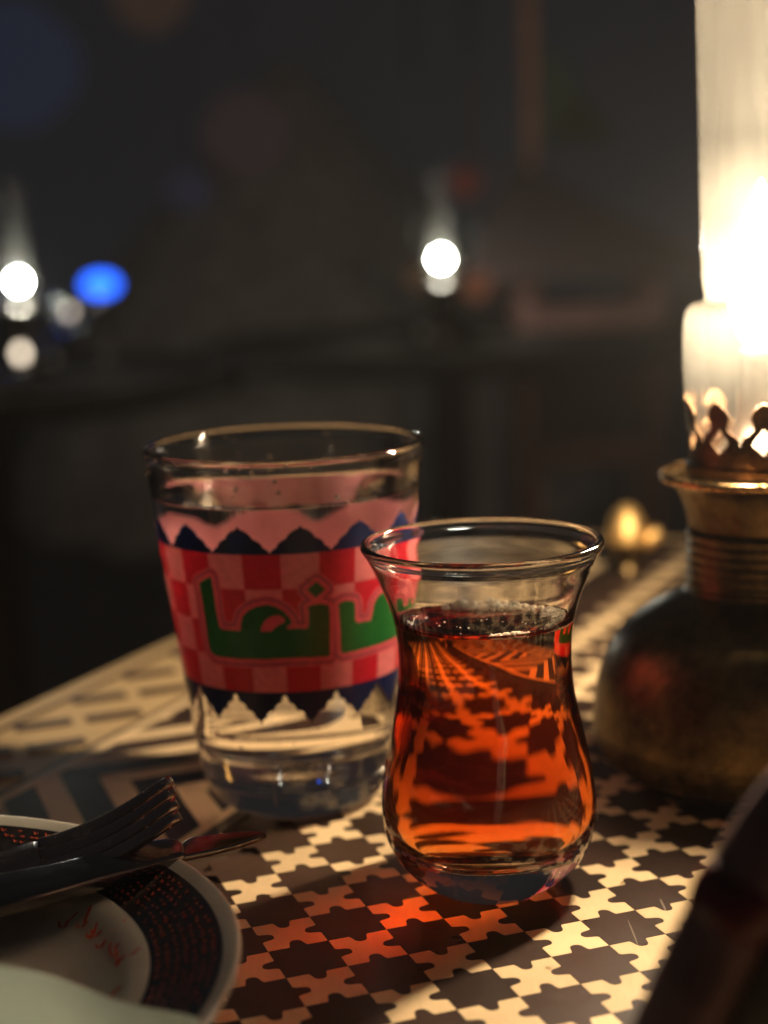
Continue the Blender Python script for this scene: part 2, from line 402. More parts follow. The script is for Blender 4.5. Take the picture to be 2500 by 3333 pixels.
def band(flip, dmax, dmin):
    # trims run along d; mitred at the far corner by the clip d-D1 <= -(s-S0)
    def mit(poly): return poly if len(poly) < 3 else (clip(poly, -1, -1, -(D1+S0)) if flip else clip(poly, 0, -1, -(D1-1.0)))
    def bar(s0, s1, colour, name, z=0.0): addstrip(mit([(s0, dmin), (s1, dmin), (s1, dmax), (s0, dmax)]), colour, name, z, flip)
    bar(S0, S0+.75, 'falloff_cream', 'edge_strip'); bar(S0+.75, S0+1.0, 'dark', 'edge_line')
    if flip: return
    bar(-18.6, -18.35, 'dark', 'edge_line'); bar(-18.35, -17.95, 'cream', 'border_line')
    bar(-11.55, -11.2, 'cream', 'border_line'); bar(-11.2, -10.75, 'dark', 'edge_line')
    # herringbone between s=-17.95 and s=-11.55
    A = 5.7
    n0 = int(math.floor((dmin-4.7)/A))-1; n1 = int(math.ceil((dmax-4.7)/A))+1
    for n in range(n0, n1):
        d0 = 4.7+A*n; d1 = d0+A
        sg = -1 if n % 2 == 0 else 1      # field = s + sg*(d - dref)
        for k in range(-14, 14):
            for colour, w0, w1 in (('cream', 0, 1.16), ('dark', 1.16, 2.62)):
                lo = -14.6 + 2.62*k + w0; hi = -14.6+2.62*k+w1
                # n even: field = s - (d-d0) + c0 ; n odd: s + (d-d0) - A + c0, c0 chosen to be continuous; c0 = 4.7
                ref = 4.7
                poly = [(-17.95, max(d0, dmin)), (-11.55, max(d0, dmin)), (-11.55, min(d1, dmax)), (-17.95, min(d1, dmax))]
                if poly[0][1] >= poly[2][1]: continue
                off = ref + (d0 if n % 2 == 0 else -d0-A+0.0)
                poly = clip(poly, 1, sg, lo-off); poly = clip(poly, -1, -sg, -(hi-off)) if len(poly) > 2 else poly
                if len(poly) > 2: poly = mit(poly)
                x, y = (0, 0)
                if len(poly) > 2: addstrip(poly, colour, 'herringbone_strip', 0.0 if colour == 'dark' else -.00004, flip)
    # frieze between s=S0+1 and -18.6 : cream ground with dark bars
    s0, s1 = S0+1.0, -18.6
    bar(s0, s1, 'falloff_cream', 'frieze_panel', -.0003)
    d = dmin
    k = 0
    while d < dmax:
        for row, (ss, dd) in enumerate(((s0+.9, 0), (s0+2.6, 1.6))):
            c = (ss, d+dd)
            if k % 2 == 0: q = [(-.75, -.35), (.45, -.95+.6), (.75, .35), (-.45, .35)]
            hl = .66; hw = .25  # bars widened to darken the frieze like light falling off
            u = (1, 1) if (k+row) % 2 else (1, 1)
            poly = [(c[0]-hl-hw, c[1]-hl+hw), (c[0]-hl+hw, c[1]-hl-hw), (c[0]+hl+hw, c[1]+hl-hw), (c[0]+hl-hw, c[1]+hl+hw)]
            poly = mit(poly)
            if len(poly) > 2 and poly and max(p_[1] for p_ in poly) < dmax: addstrip(poly, 'dark', 'frieze_bar', 0.0, flip)
        d += 3.2; k += 1
band(False, D1, -14.0)
band(True, D1, 8.0)

# ------------------------------------------------------------------ tea glass with tea
tea_xy = (.0218, .3640)
tg = empty('tea_glass', (*tea_xy, 0.0), 'tulip shaped glass of amber red tea with bubbles, in front of the printed tumbler', 'tea glass')
tg.scale = (1, 1, .986)
outer = [(0, 1.6), (6, 1.5), (11, .9), (12.6, .15), (13.6, .03), (15.0, .9), (18.3, 3.5), (21.5, 7.2), (23.7, 11.6), (24.6, 15.7), (24.8, 20.4), (24.4, 25.1), (23.7, 29.8), (22.8, 34.4), (21.8, 39.1), (20.8, 43.7), (20.1, 48.2), (19.7, 55), (20.0, 61.0), (21.0, 66.4), (22.5, 71), (24.4, 75.6), (26.2, 79.4), (27.1, 80.8), (27.5, 81.8), (27.2, 82.6), (26.4, 82.8), (25.7, 82.4), (25.3, 81.4)]
inner = [(24.6, 79.2), (23.0, 75.7), (21.4, 71.2), (19.9, 66.6), (19.35, 65.2)]
inner2 = [(19.35, 65.2), (18.9, 63), (18.65, 59), (18.5, 55), (18.8, 48.6), (19.5, 44), (20.5, 39.4), (21.5, 34.7), (22.4, 30), (23.0, 25.3), (23.2, 20.6), (22.8, 16.8), (21.4, 13.6), (18.5, 11.2), (14, 9.9), (7, 9.4), (0, 9.3)]
go = catmull(outer + inner, 4)
obj('glass_body', lathe(go, 160), M['glass'], tg)
side = catmull(inner2, 5)[::-1]            # bottom axis -> up
top = [(19.0, 64.65), (18.3, 64.25), (17, 64.05), (14, 64.0), (8, 64.0), (0, 64.0)]
prof = side + top
tea = obj('tea', lathe(prof, 160, [1]*(len(side)-1) + [0]*len(top)), [M['tea_top'], M['tea_side']], tg)
# bubbles round the rim of the tea
bub = []
rnd = random.Random(3)
bubbles = []
for k in range(2200):
    u = rnd.random()
    if math.sin(u*23)+.8*math.sin(u*61+1)+.5*math.sin(u*11+2) < rnd.gauss(.15, .5): continue
    a = R(-88 + 160*u + rnd.gauss(0, 2)); wd = np.interp(u, [0, .15, .5, .75, 1], [.2, .9, 2.0, 3.2, 2.2])
    rad = .14+.45*rnd.random()**3
    bubbles.append((a, 18.75 - abs(rnd.gauss(0, wd*.6)) - rad*.5, rad, abs(rnd.gauss(0, .25))))
for a0, s_, n_, mx_, rr0 in ((66, 8, 150, .8, 1.8), (100, 7, 60, 1.5, 1.2), (84, 7, 50, 1.1, 1.0), (15, 12, 160, .6, 1.4)):
    for k in range(n_):
        rad = .22+mx_*rnd.random()**2.5
        bubbles.append((R(rnd.gauss(a0, s_)), 18.6-abs(rnd.gauss(0, rr0))-rad*.6, rad, abs(rnd.gauss(0, .3))))
for k in range(26): bubbles.append((rnd.random()*6.28, 17.5*math.sqrt(rnd.random()), .12+.15*rnd.random(), 0))
ico = sphere((0, 0, 0), 1, 2); iv = np.array([v.co for v in ico.vertices]); jf = [tuple(q.vertices) for q in ico.polygons]
V = []; F = []
for a, r_, rad, up_ in bubbles:
    base = 64.0 + (max(0, r_-17.3)/1.6)**2*.7
    c = np.array([r_*math.cos(a), r_*math.sin(a), base+rad*.45+up_])
    o_ = len(V); V += ((iv*rad + c)*MM).tolist(); F += [tuple(o_+q for q in t) for t in jf]
bo = obj('bubbles', mesh('bubbles', V, F), M['bubble'], tg, True); tag(bo, kind='stuff')

V = []; F = []
for x, y, rad in ((.0122, .3335, 1.1), (.0128, .3312, .6), (.0075, .3255, .5), (-.0135, .3680, .7), (.0040, .3190, .5), (.0305, .3180, .45), (.0410, .3400, .5), (-.0300, .3600, .6), (-.0100, .3300, .4), (.0520, .3600, .5)):
    o_ = len(V); V += ((iv*np.array([rad*1.3, rad, rad*.45]) + np.array([x*1000, y*1000, rad*.12]))*MM).tolist(); F += [tuple(o_+q for q in t) for t in jf]
dr = obj('spilled_drops', mesh('drops', V, F), M['glass'], None, True); tag(dr, 'tiny spilled water drops scattered on the tiles around the tea glass', 'drops', None, 'stuff')
# ------------------------------------------------------------------ printed tumbler of water
wx, wy = -.0257, .4275
wg = empty('water_tumbler', (wx, wy, 0), 'clear tumbler of water printed with red and pink checks, blue domes and green lettering', 'tumbler')
def ro(z): return 24.9+.12*z
outer = [(0, 1.8), (12, 1.6), (15.0, 1.0), (17.0, .2), (18.6, .05), (21.2, 1.3), (23.2, 3.4), (24.6, 6.2)] + [(ro(z), z) for z in (9, 12, 20, 30, 40, 50, 60, 70, 80, 88, 93)] + [(36.45, 94.8), (36.6, 96.0), (36.1, 96.9), (35.2, 97.0), (34.5, 96.2), (34.3, 94.8)]
inner = [(ro(92)-2.0, 92), (ro(88)-2.1, 88), (ro(86)-2.15, 85.6)]
inner2 = [(ro(86)-2.15, 85.6), (ro(80)-2.2, 80), (ro(60)-2.3, 60), (ro(40)-2.5, 40), (ro(30)-2.8, 30), (25.2, 22), (24.0, 18.6), (21.0, 16.4), (14, 15.4), (0, 15.0)]
go = outer + inner
obj('glass_body', lathe(catmull(go, 3), 144), M['glass2'], wg)
side = catmull(inner2, 4)[::-1]
top = [(32.6, 84.9), (31.6, 84.6), (29, 84.5), (15, 84.5), (0, 84.5)]
obj('water', lathe(side+top, 144, [1]*(len(side)-1) + [0]*len(top)), [M['water_top'], M['water_side']], wg)
# print
word = [(-39.9, 65.5), (-32.6, 67.6), (-32.2, 65.5), (-32.0, 58.1), (-31.5, 54.3), (-29.8, 53.8), (-20.4, 53.8), (-19.9, 55.9), (-18.5, 57.9), (-15.7, 59.3), (-11.8, 60.4), (-7.0, 60.9), (-3.2, 60.3), (0, 59.1), (2.4, 57.4), (3.5, 56.1), (2.6, 55.4), (.9, 54.9), (1.5, 54.4), (10.1, 54.2), (11.0, 54.8), (11.2, 58.7), (10.6, 59.8), (12.8, 60.2), (16.5, 60.4), (20.2, 59.7), (20.7, 57.7), (20.9, 46.3), (9.1, 46.6), (-4.8, 46.6), (-19.3, 46.4), (-33.3, 46.2), (-36.9, 46.5), (-39.2, 47.6), (-39.7, 49.7), (-39.7, 58.8)]
hole = [(-10.9, 53.9), (-10.3, 55.1), (-8.4, 56.8), (-5.6, 57.8), (-2.2, 58.1), (.1, 57.4), (.5, 56.3), (-1.4, 55.8), (-3.8, 55.0), (-5.9, 53.9)]
dot = [(14.9, 66.2), (18.9, 64.0), (14.4, 62.0), (10.6, 64.3)]
word2 = [(24.8, 59.7), (28.1, 60.3), (32.6, 59.8), (33.5, 58.3), (33.6, 54.7), (34.8, 53.9), (42.6, 53.7), (43.5, 55.6), (44.4, 58.1), (46.9, 59.8), (51.5, 60.5), (55.0, 59.8), (57.0, 57.5), (57.4, 54.2), (62.5, 53.8), (63.2, 59.0), (69.5, 59.4), (70.3, 54.2), (76.0, 53.8), (76.6, 61.0), (85.5, 61.6), (86.5, 47.6), (84.0, 46.6), (49.8, 46.6), (39.8, 46.6), (27.6, 46.5), (26.2, 47.2), (25.9, 53.4)]
polys = [word, dot, word2]
# rasterise onto the sheet
NA, NZ = 1600, 300
Z0, Z1 = 28.5, 82.0
ang = np.linspace(-180, 180, NA+1)[:-1]; zz = np.linspace(Z0, Z1, NZ)
AA, ZZ = np.meshgrid(ang, zz)
KX = 32.0*math.pi/180
def seg_dist(poly, sub):
    d = np.full(AA.shape, 1e9)
    aa, z_ = AA[sub], ZZ[sub]; dd = np.full(aa.shape, 1e9); ins = np.zeros(aa.shape, bool)
    px = aa*KX
    for k in range(len(poly)):
        x0, y0 = poly[k][0]*KX, poly[k][1]; x1, y1 = poly[(k+1) % len(poly)][0]*KX, poly[(k+1) % len(poly)][1]
        t = np.clip(((px-x0)*(x1-x0)+(z_-y0)*(y1-y0))/((x1-x0)**2+(y1-y0)**2), 0, 1)
        dd = np.minimum(dd, np.hypot(px-x0-t*(x1-x0), z_-y0-t*(y1-y0)))
        cr = ((y0 > z_) != (y1 > z_)) & (px < (x1-x0)*(z_-y0)/(y1-y0+1e-12)+x0)
        ins ^= cr
    d[sub] = np.where(ins, -dd, dd); return d
def letters(shift):
    sub = (AA > -48+shift) & (AA < 95+shift) & (ZZ > 42) & (ZZ < 72)
    d = np.full(AA.shape, 1e9)
    for q in polys: d = np.minimum(d, seg_dist([(a+shift, z) for a, z in q], sub))
    h = seg_dist([(a+shift, z) for a, z in hole], sub)
    dg = np.maximum(d, -h)              # green keeps the hole open
    return d, dg
col = np.zeros((NZ, NA, 4))
cw = 360/22
ci = np.floor((AA+.1)/cw).astype(int); ri = np.floor((73.7-ZZ)/9.04).astype(int)
chk = ((ci + ri) % 2 == 1)
RED = np.array((.60, .012, .028)); PINK = np.array((.80, .20, .20)); GRN = np.array((.014, .13, .022)); LINE = np.array((.26, .05, .085)); BLUE = np.array((.004, .011, .062))
base = np.where(chk[..., None], RED, PINK)
for sh in (0, -170):
    d, dg = letters(sh)
    base = np.where(((d > 1.9) & (d < 2.35))[..., None], np.array((.72, .10, .12)), base)
    base = np.where((d <= 1.9)[..., None], np.array((.74, .10, .12)), base)
    base = np.where(((d > 1.25) & (d < 1.75))[..., None], LINE, base)
    base = np.where((dg < 0)[..., None], GRN, base)
alpha = np.ones(AA.shape)
per = 360/14
# domes on top
t = ((AA-8.6)/per + .5) % 1 - .5; ta = np.abs(t)*2
hd = 74.0 + 6.9*np.interp(ta, [0, .04, .10, .17, .30, .40, .46, .60, .72, .78, .92, .97, 1], [1, .92, .87, .85, .76, .66, .54, .46, .36, .22, .12, .04, 0])
up = ZZ > 73.7
base = np.where(up[..., None], BLUE, base); alpha = np.where(up & (ZZ > hd), 0, alpha)
# lower fringe
t = ((AA+1.6)/per + .5) % 1 - .5; ta = np.abs(t)*2
lo = ZZ < 37.5
base = np.where(lo[..., None], BLUE, base)
hl = np.interp(ta, [0, .06, .11, .13, .15, .28, .38, .43, .62, .72, .78, .93, 1.0], [36.7, 36.5, 35.8, 35.2, 34.6, 34.4, 33.8, 32.7, 32.3, 31.7, 30.6, 29.9, 28.6])
alpha = np.where(lo & (ZZ < hl), 0, alpha)
col[..., :3] = base; col[..., 3] = alpha
V = []; F = []
sa, ca = np.sin(np.radians(ang)), -np.cos(np.radians(ang))
rr_ = (ro(zz)+.16)*MM
V = np.stack([np.outer(rr_, sa), np.outer(rr_, ca), np.repeat((zz*MM)[:, None], NA, 1)], -1).reshape(-1, 3)
keep = alpha > 0
I = np.arange(NZ*NA).reshape(NZ, NA)
a_ = I[:-1, :]; b_ = np.roll(I, -1, 1)[:-1, :]; c_ = np.roll(I, -1, 1)[1:, :]; d_ = I[1:, :]
kk = keep[:-1, :] | keep[1:, :] | np.roll(keep, -1, 1)[:-1, :] | np.roll(keep, -1, 1)[1:, :]
Fq = np.stack([a_, b_, c_, d_], -1)[kk]
me = bpy.data.meshes.new('print'); me.vertices.add(len(V)); me.vertices.foreach_set('co', V.ravel())
me.loops.add(Fq.size); me.loops.foreach_set('vertex_index', Fq.ravel()); me.polygons.add(len(Fq)); me.polygons.foreach_set('loop_start', np.arange(len(Fq))*4); me.polygons.foreach_set('loop_total', np.full(len(Fq), 4)); me.update(calc_edges=True)
ca_ = me.color_attributes.new('ink', 'FLOAT_COLOR', 'POINT'); ca_.data.foreach_set('color', col.reshape(-1))
me.polygons.foreach_set('use_smooth', [True]*len(Fq))
obj('printed_band', me, M['print'], wg)
# clear beads added on the tumbler to catch lamp highlights
V = []; F = []
for k in range(120):
    a = rnd.random()*6.28; z = rnd.choice([96, 95.5, 94, 90, 87, 12, 8, 20, 24])+rnd.gauss(0, 1.5); z = max(3, min(96, z)); rad = .25+.5*rnd.random()**2
    r_ = ro(z)+.05; c = np.array([r_*math.cos(a), r_*math.sin(a), z]); o_ = len(V); V += ((iv*rad+c)*MM).tolist(); F += [tuple(o_+q for q in t_) for t_ in jf]
o = obj('glint_beads', mesh('glint_beads', V, F), M['glass'], wg, True); tag(o, kind='stuff')

# ------------------------------------------------------------------ oil lamp
lx, ly = .1003, .4320
lamp = empty('oil_lamp', (lx, ly, .0051), 'lit brass oil lamp with a tall smoky glass chimney, right of the tea glass', 'oil lamp')
lamp.scale = (.967, .967, .967)
body = catmull([(0, -4.6), (28, -5.0), (34, -5.25), (35.5, -4.6), (36, -2.5), (38.5, -1.2), (42.5, .4), (44.3, 2.0), (45.3, 4), (46.3, 8), (46.6, 12), (45.2, 22), (42.6, 30), (38.0, 37), (31, 42.5), (25.0, 46.0), (21.3, 47.6)], 5)
obj('fuel_font', lathe(body, 128), M['brass_old'], lamp)
neck = [(21.3, 47.6), (19.6, 48.4), (19.4, 50)]
z = 50
while z < 66: neck += [(19.5, z), (20.2, z+.7), (20.2, z+1.4), (19.5, z+2.1)]; z += 2.7
obj('threaded_neck', lathe(neck, 96), M['brass_old'], lamp)
dish = catmull([(19.4, 66.5), (19.8, 68.6), (20.7, 72), (21.8, 75), (23.2, 77.6), (25.0, 79.3), (26.6, 80.1), (26.8, 80.6), (26.2, 80.9), (24, 79.6), (22, 79.2), (19.8, 80)], 4)
do = obj('gallery_dish', lathe(dish, 128), M['brass_old'], lamp)
obj('dish_rim', lathe(catmull([(25.9, 79.6), (27.0, 79.5), (27.6, 80.6), (27.0, 81.7), (26.0, 81.7), (25.5, 80.6), (25.9, 79.6)], 4), 128), M['brass'], do)
obj('burner', lathe(catmull([(19.8, 79), (19.4, 82), (17.2, 84), (16, 85.5), (12, 87), (7, 95), (6, 108), (5.2, 115), (0, 115.6)], 4), 96), M['black_metal'], lamp)
# pierced crown: ring with vase-shaped and diamond holes
NAc, NZc = 900, 90; rc = lambda z: 19.3 + .0*z + (1.0 if z < 84.5 else 0) + max(0, z-91)**2*.014
za = np.linspace(82, 102.6, NZc); aa = np.arange(NAc)*360/NAc
A2, Z2 = np.meshgrid(aa, za)
t = (((A2-12)/36+.13) % 1)-.5; x = t*36*math.pi/180*21.0       # mm across one of ten repeats, 0 = vase hole centre
ax = np.abs(x)
vase = (Z2 > 92.4) & (ax < np.interp(Z2, [92.4, 93.8, 95, 97, 99, 100.4, 102.4], [0, 2.6, 3.9, 3.5, 2.5, 3.9, 5.2]))
x2 = (((A2-12)/36+.63) % 1-.5)*36*math.pi/180*20.0; ax2 = np.abs(x2)
diam = (Z2 > 88.2) & (Z2 < 95.4) & (ax2 < np.interp(Z2, [88.2, 89.8, 91, 92.5, 94, 95.4], [0, 1.5, 3.0, 2.2, .9, 0]))
topc = Z2 > (102.0 - (ax2/2.0)**2*1.2)
solid = ~(vase | diam | topc)
Vc = []; 
for z in za:
    r_ = rc(z)
    for a in aa: Vc.append((r_*MM*math.cos(R(a)), r_*MM*math.sin(R(a)), z*MM))
Fc = []
for q in range(NZc-1):
    for k in range(NAc):
        if solid[q, k]: k2 = (k+1) % NAc; Fc.append((q*NAc+k, q*NAc+k2, (q+1)*NAc+k2, (q+1)*NAc+k))
cr = obj('pierced_crown', mesh('crown', Vc, Fc), M['brass_dim'], lamp, True)
so = cr.modifiers.new('solid', 'SOLIDIFY'); so.thickness = .0005
chim = catmull([(18.6, 86.5), (19.2, 92), (20.2, 100), (20.7, 110), (20.7, 119), (20.2, 124.5), (18.6, 127.2), (16.2, 127.9), (14.9, 128.8), (15.1, 131), (15.6, 136), (16.0, 150), (16.6, 180), (17.2, 208), (17.6, 240), (17.8, 262)], 5)
co = obj('glass_chimney', lathe(chim, 128), M['chimney'], lamp)
fl = lathe(catmull([(0, 116), (4.2, 117.5), (6.8, 122), (7.6, 129), (6.8, 138), (4.8, 147), (2.2, 155), (0, 160)], 4), 24)
fo = obj('flame', fl, M['flame'], lamp); fo.scale = (1.15, .55, 1); fo.rotation_euler[2] = .2
obj('wick_knob_stem', tube([(.021, 0, .083), (.036, 0, .083)], .0012, 10), M['brass'], lamp)
obj('wick_knob', tube([(.036, 0, .083), (.0385, 0, .083)], .0062, 20), M['brass'], lamp)

# ------------------------------------------------------------------ plate
px_, py_ = -.1126, .2834
plate = empty('dinner_plate', (px_, py_, 0), 'round white plate with a dark patterned band and red handwriting, below the fork and knife', 'plate')
well = catmull([(0, 9.5), (30, 9.6), (48, 10.4), (57, 12.8), (62, 15.4), (65.8, 16.4)], 5)
bandp = [(65.8, 16.4), (70, 17.2), (76, 18.6), (79.6, 19.7)]
rimp = catmull([(79.6, 19.7), (81.0, 20.4), (82.3, 20.9), (83.0, 20.6), (83.0, 19.8), (80, 17.8), (70, 14.2), (62, 11.5), (52, 4), (47, 1.0), (46, .1), (44, .1), (43, 1.5), (40, 6.2), (20, 6.0), (0, 6.0)], 4)
pm = [(r, z) for r, z in rimp[::-1]]      # from the underside axis out and up
obj('rim', lathe(pm, 144), M['china'], plate)
bd = obj('dark_band', lathe(bandp[::-1], 144), M['china_dark'], plate)
obj('well', lathe(well[::-1], 144), M['china'], plate)
# tiny red marks over the dark band
V = []; F = []
def ribbon(pts, w_, z=None):
    n = len(pts); o_ = len(V)
    for i, p_ in enumerate(pts):
        a = pts[max(0, i-1)]; b = pts[min(n-1, i+1)]; t_ = (b[0]-a[0], b[1]-a[1]); l_ = math.hypot(*t_)+1e-9; nx, ny = -t_[1]/l_, t_[0]/l_
        ww = w_*(.45+.55*math.sin(math.pi*(i+.5)/n)); zz_ = p_[2] if len(p_) > 2 else z
        V.append((p_[0]+nx*ww, p_[1]+ny*ww, zz_)); V.append((p_[0]-nx*ww, p_[1]-ny*ww, zz_))
    for i in range(n-1): F.append((o_+2*i, o_+2*i+1, o_+2*i+3, o_+2*i+2))
def bandz(r): return (16.4 + (r-65.8)*(19.7-16.4)/(79.6-65.8) + .05)*MM
glyphs = [[(-.5, .25), (-.45, -.25), (0, -.35), (.1, .1), (.4, .2), (.55, .45)], [(-.5, .1), (-.2, -.3), (.3, -.2), (.35, .3)], [(-.4, -.2), (-.4, .3), (0, .0), (.1, .35), (.45, -.1)]]
for ring, r_ in enumerate(np.arange(67.4, 78.9, 1.75)):
    n_ = int(2*math.pi*r_/2.3)
    for k in range(n_):
        if rnd.random() < .16: continue
        a = 2*math.pi*(k+.5*(ring % 2))/n_ + rnd.gauss(0, .004); gp = catmull(rnd.choice(glyphs), 2); sc_ = .95+.2*rnd.random()
        pts = []
        for gx, gy in gp:
            R_ = r_+gy*sc_; A_ = a+gx*sc_/r_; pts.append((R_*math.cos(A_)*MM, R_*math.sin(A_)*MM, bandz(R_)))
        ribbon(pts, .13*MM)
o = obj('red_band_marks', mesh('marks', V, F), M['red_ink'], bd); tag(o, kind='stuff')
V = []; F = []
STROKES = [[[-70.5, 321.4], [-69.9, 319.2], [-68.8, 318.7], [-68.4, 320.3], [-67.5, 320.9], [-66.6, 321.9]], [[-66.3, 318.1], [-65.3, 316.6], [-64.4, 316.8], [-64.0, 317.9]], [[-63.7, 322.0], [-64.1, 319.5], [-64.5, 317.5]], [[-63.4, 313.8], [-62.4, 311.5], [-61.6, 313.2], [-61.5, 315.8]], [[-62.6, 314.5], [-61.2, 311.4], [-60.0, 312.3]], [[-55.7, 312.9], [-55.2, 312.3]], [[-58.2, 311.1], [-57.8, 310.6]], [[-57.0, 309.8], [-56.5, 309.3]], [[-60.6, 308.4], [-59.8, 306.8], [-59.0, 307.1], [-58.6, 308.4]], [[-57.2, 306.5], [-57.1, 304.2], [-55.9, 300.8], [-55.1, 301.1], [-55.8, 303.7], [-55.0, 304.4]], [[-55.0, 299.9], [-54.6, 298.4], [-54.7, 296.3]], [[-54.6, 296.6], [-53.5, 298.6], [-51.8, 298.0], [-50.3, 299.8]], [[-51.8, 286.7], [-53.1, 286.0], [-54.1, 283.5]], [[-53.9, 283.0], [-52.8, 281.6], [-51.9, 281.2]]]
wr = [q[0] for q in well]; wz = [q[1] for q in well]
for s_ in STROKES:
    pts = []
    for x, y in (catmull([tuple(q) for q in s_], 4) if len(s_) > 2 else s_):
        X, Y = x-px_*1000, y-py_*1000; r_ = math.hypot(X, Y); k_ = min(1, 64.5/r_); X *= k_; Y *= k_
        pts.append((X*MM, Y*MM, (np.interp(min(r_, 64.5), wr, wz)+.12)*MM))
    ribbon(pts, .42*MM)
obj('handwriting', mesh('hand', V, F), M['red_ink'], plate)

# ------------------------------------------------------------------ knife
def slab_part(poly, z0, z1, parent, material, name, bev, origin):
    bm = bmesh.new()
    pts = [(x*MM-origin[0], y*MM-origin[1]) for x, y in poly]
    if area(pts) < 0: pts = pts[::-1]
    vs = [bm.verts.new((x, y, z1-origin[2])) for x, y in pts]; f = bm.faces.new(vs)
    r_ = bmesh.ops.extrude_face_region(bm, geom=[f]); vv = [e for e in r_['geom'] if isinstance(e, bmesh.types.BMVert)]
    bmesh.ops.translate(bm, vec=(0, 0, z0-z1), verts=vv); bmesh.ops.recalc_face_normals(bm, faces=bm.faces)
    bmesh.ops.bevel(bm, geom=[e for e in bm.edges if e.calc_face_angle(0) > .6], offset=bev, segments=4, affect='EDGES', profile=.6)
    me = bpy.data.meshes.new(name); bm.to_mesh(me); bm.free(); return obj(name, me, material, parent, True)
KH = [(-128, 302), (-100, 316.5), (-84.8, 324.5), (-82.9, 325.4), (-73.1, 329.6), (-63.6, 335.2), (-55.4, 340.1), (-50.1, 341.9), (-47.6, 341.2), (-46.0, 338.5), (-45.0, 333.1), (-52.0, 328.3), (-61.4, 321.7), (-70.5, 315.0), (-79.5, 310.1), (-100, 299), (-122, 289)]
KB = [(-47.6, 337.5), (-46.4, 342.0), (-44.9, 344.4), (-39.5, 345.6), (-34.0, 346.6), (-30.6, 346.6), (-28.7, 345.6), (-28.4, 344.9), (-30.2, 342.7), (-35.2, 338.6), (-40.4, 335.5), (-45.6, 333.0), (-47.3, 333.6)]
kn = empty('table_knife', (-.075, .320, .021), 'dark shining steel table knife lying across the plate rim with its tip over the tiles', 'knife')
kh = slab_part(KH, .0187, .0222, kn, M['knife_steel'], 'handle', .0011, (-.075, .320, .021))
kb = slab_part(KB, .0198, .0213, kn, M['knife_steel'], 'blade', .0006, (-.075, .320, .021))
kn.rotation_euler = (0, 0, 0)

# ------------------------------------------------------------------ fork
fk = empty('table_fork', (-.0855, .335, .0180), 'dark shining steel fork with tines raised in the air above the knife', 'fork')
root = Vector((0, 0, 0)); tip = Vector((.0368, .010, .0120)); wv = Vector((.0035, -.0165, -.0022)); ax_ = tip.normalized(); nrm = ax_.cross(wv).normalized()
if nrm.z < 0: nrm = -nrm
def bar_mesh(path, wdir, w_, t_):
    V = []; F = []; n = len(path); K = 10
    for i, (p_, ww, tt) in enumerate(zip(path, w_, t_)):
        tg_ = (path[min(i+1, n-1)]-path[max(0, i-1)]).normalized(); nn = tg_.cross(wdir).normalized(); wd = nn.cross(tg_).normalized()
        for k in range(K):
            q = 2*math.pi*k/K; c_, s_ = math.cos(q), math.sin(q)
            V.append(p_ + wd*ww*math.copysign(abs(c_)**.6, c_) + nn*tt*math.copysign(abs(s_)**.6, s_))
    for i in range(n-1):
        for k in range(K): F.append((i*K+k, i*K+(k+1) % K, (i+1)*K+(k+1) % K, (i+1)*K+k))
    F.append(tuple(range(K-1, -1, -1))); F.append(tuple((n-1)*K+k for k in range(K)))
    return mesh('bar', V, F)
for k in range(4):
    fr_ = (k-1.5)/3
    path = []; n = 14
    for i in range(n):
        t_ = i/(n-1); along = .22+.80*t_
        sag = -.0030*math.sin(math.pi*min(1, along))
        path.append(root + tip*along + wv*fr_*(.92+.08*t_) + nrm*sag)
    t_o = obj('tine', bar_mesh(path, wv.normalized(), [.0025-.0010*(i/(n-1))**2 for i in range(n)], [.0014-.0003*(i/(n-1)) for i in range(n)]), M['steel'], fk, True)
path = [root + tip*a + nrm*(-.0030*math.sin(math.pi*max(0, min(1, a)))) for a in (-2.6, -2.0, -1.3, -.8, -.5, -.35, -.2, -.05, .1, .2, .26)]
obj('head_and_handle', bar_mesh(path, wv.normalized(), [.0085, .0095, .008, .005, .0038, .0040, .0062, .0090, .0104, .0107, .0103], [.0016, .0016, .0016, .0018, .0018, .0016, .0014, .0013, .0012, .0011, .0009]), M['steel'], fk, True)

# ------------------------------------------------------------------ napkin in the near left corner
nap = [(-73.5, 33.3), (-67.9, 32.0), (-63.8, 31.2), (-59.6, 30.0), (-56.0, 28.6), (-52.5, 26.7), (-48.6, 25.0), (-44.4, 23.6), (-40.2, 22.7), (-34.6, 21.4), (-33.5, 19.2)]
V = []; F = []
nn_ = len(nap); K = 16
for i, (x, z) in enumerate(nap):
    for k in range(K):
        t_ = k/(K-1); ph = t_*math.pi*.5
        yy = 262 - 95*t_**1.3; dz = -(1-math.cos(ph))*(z-17) + 1.0*math.sin(i*.9+t_*5)*t_*(1-t_)
        V.append((x*MM, yy*MM, (z+dz)*MM))
base_n = len(V)
for i in range(nn_-1):
    for k in range(K-1): F.append((i*K+k, i*K+k+1, (i+1)*K+k+1, (i+1)*K+k))
# back side drops to the table
for i, (x, z) in enumerate(nap): V.append((x*MM, .258, (z-2.5)*MM)); V.append((x*MM, .240, min(z-4, 17)*MM))
for i in range(nn_-1):
    F.append((i*K, (i+1)*K, base_n+2*(i+1), base_n+2*i)); F.append((base_n+2*i, base_n+2*(i+1), base_n+2*(i+1)+1, base_n+2*i+1))
npk = obj('napkin', mesh('napkin', V, F), M['paper'], None, True); npk.modifiers.new('sub', 'SUBSURF').render_levels = 2
tag(npk, 'pale grey green folded cloth napkin in the near corner beside the plate', 'napkin')

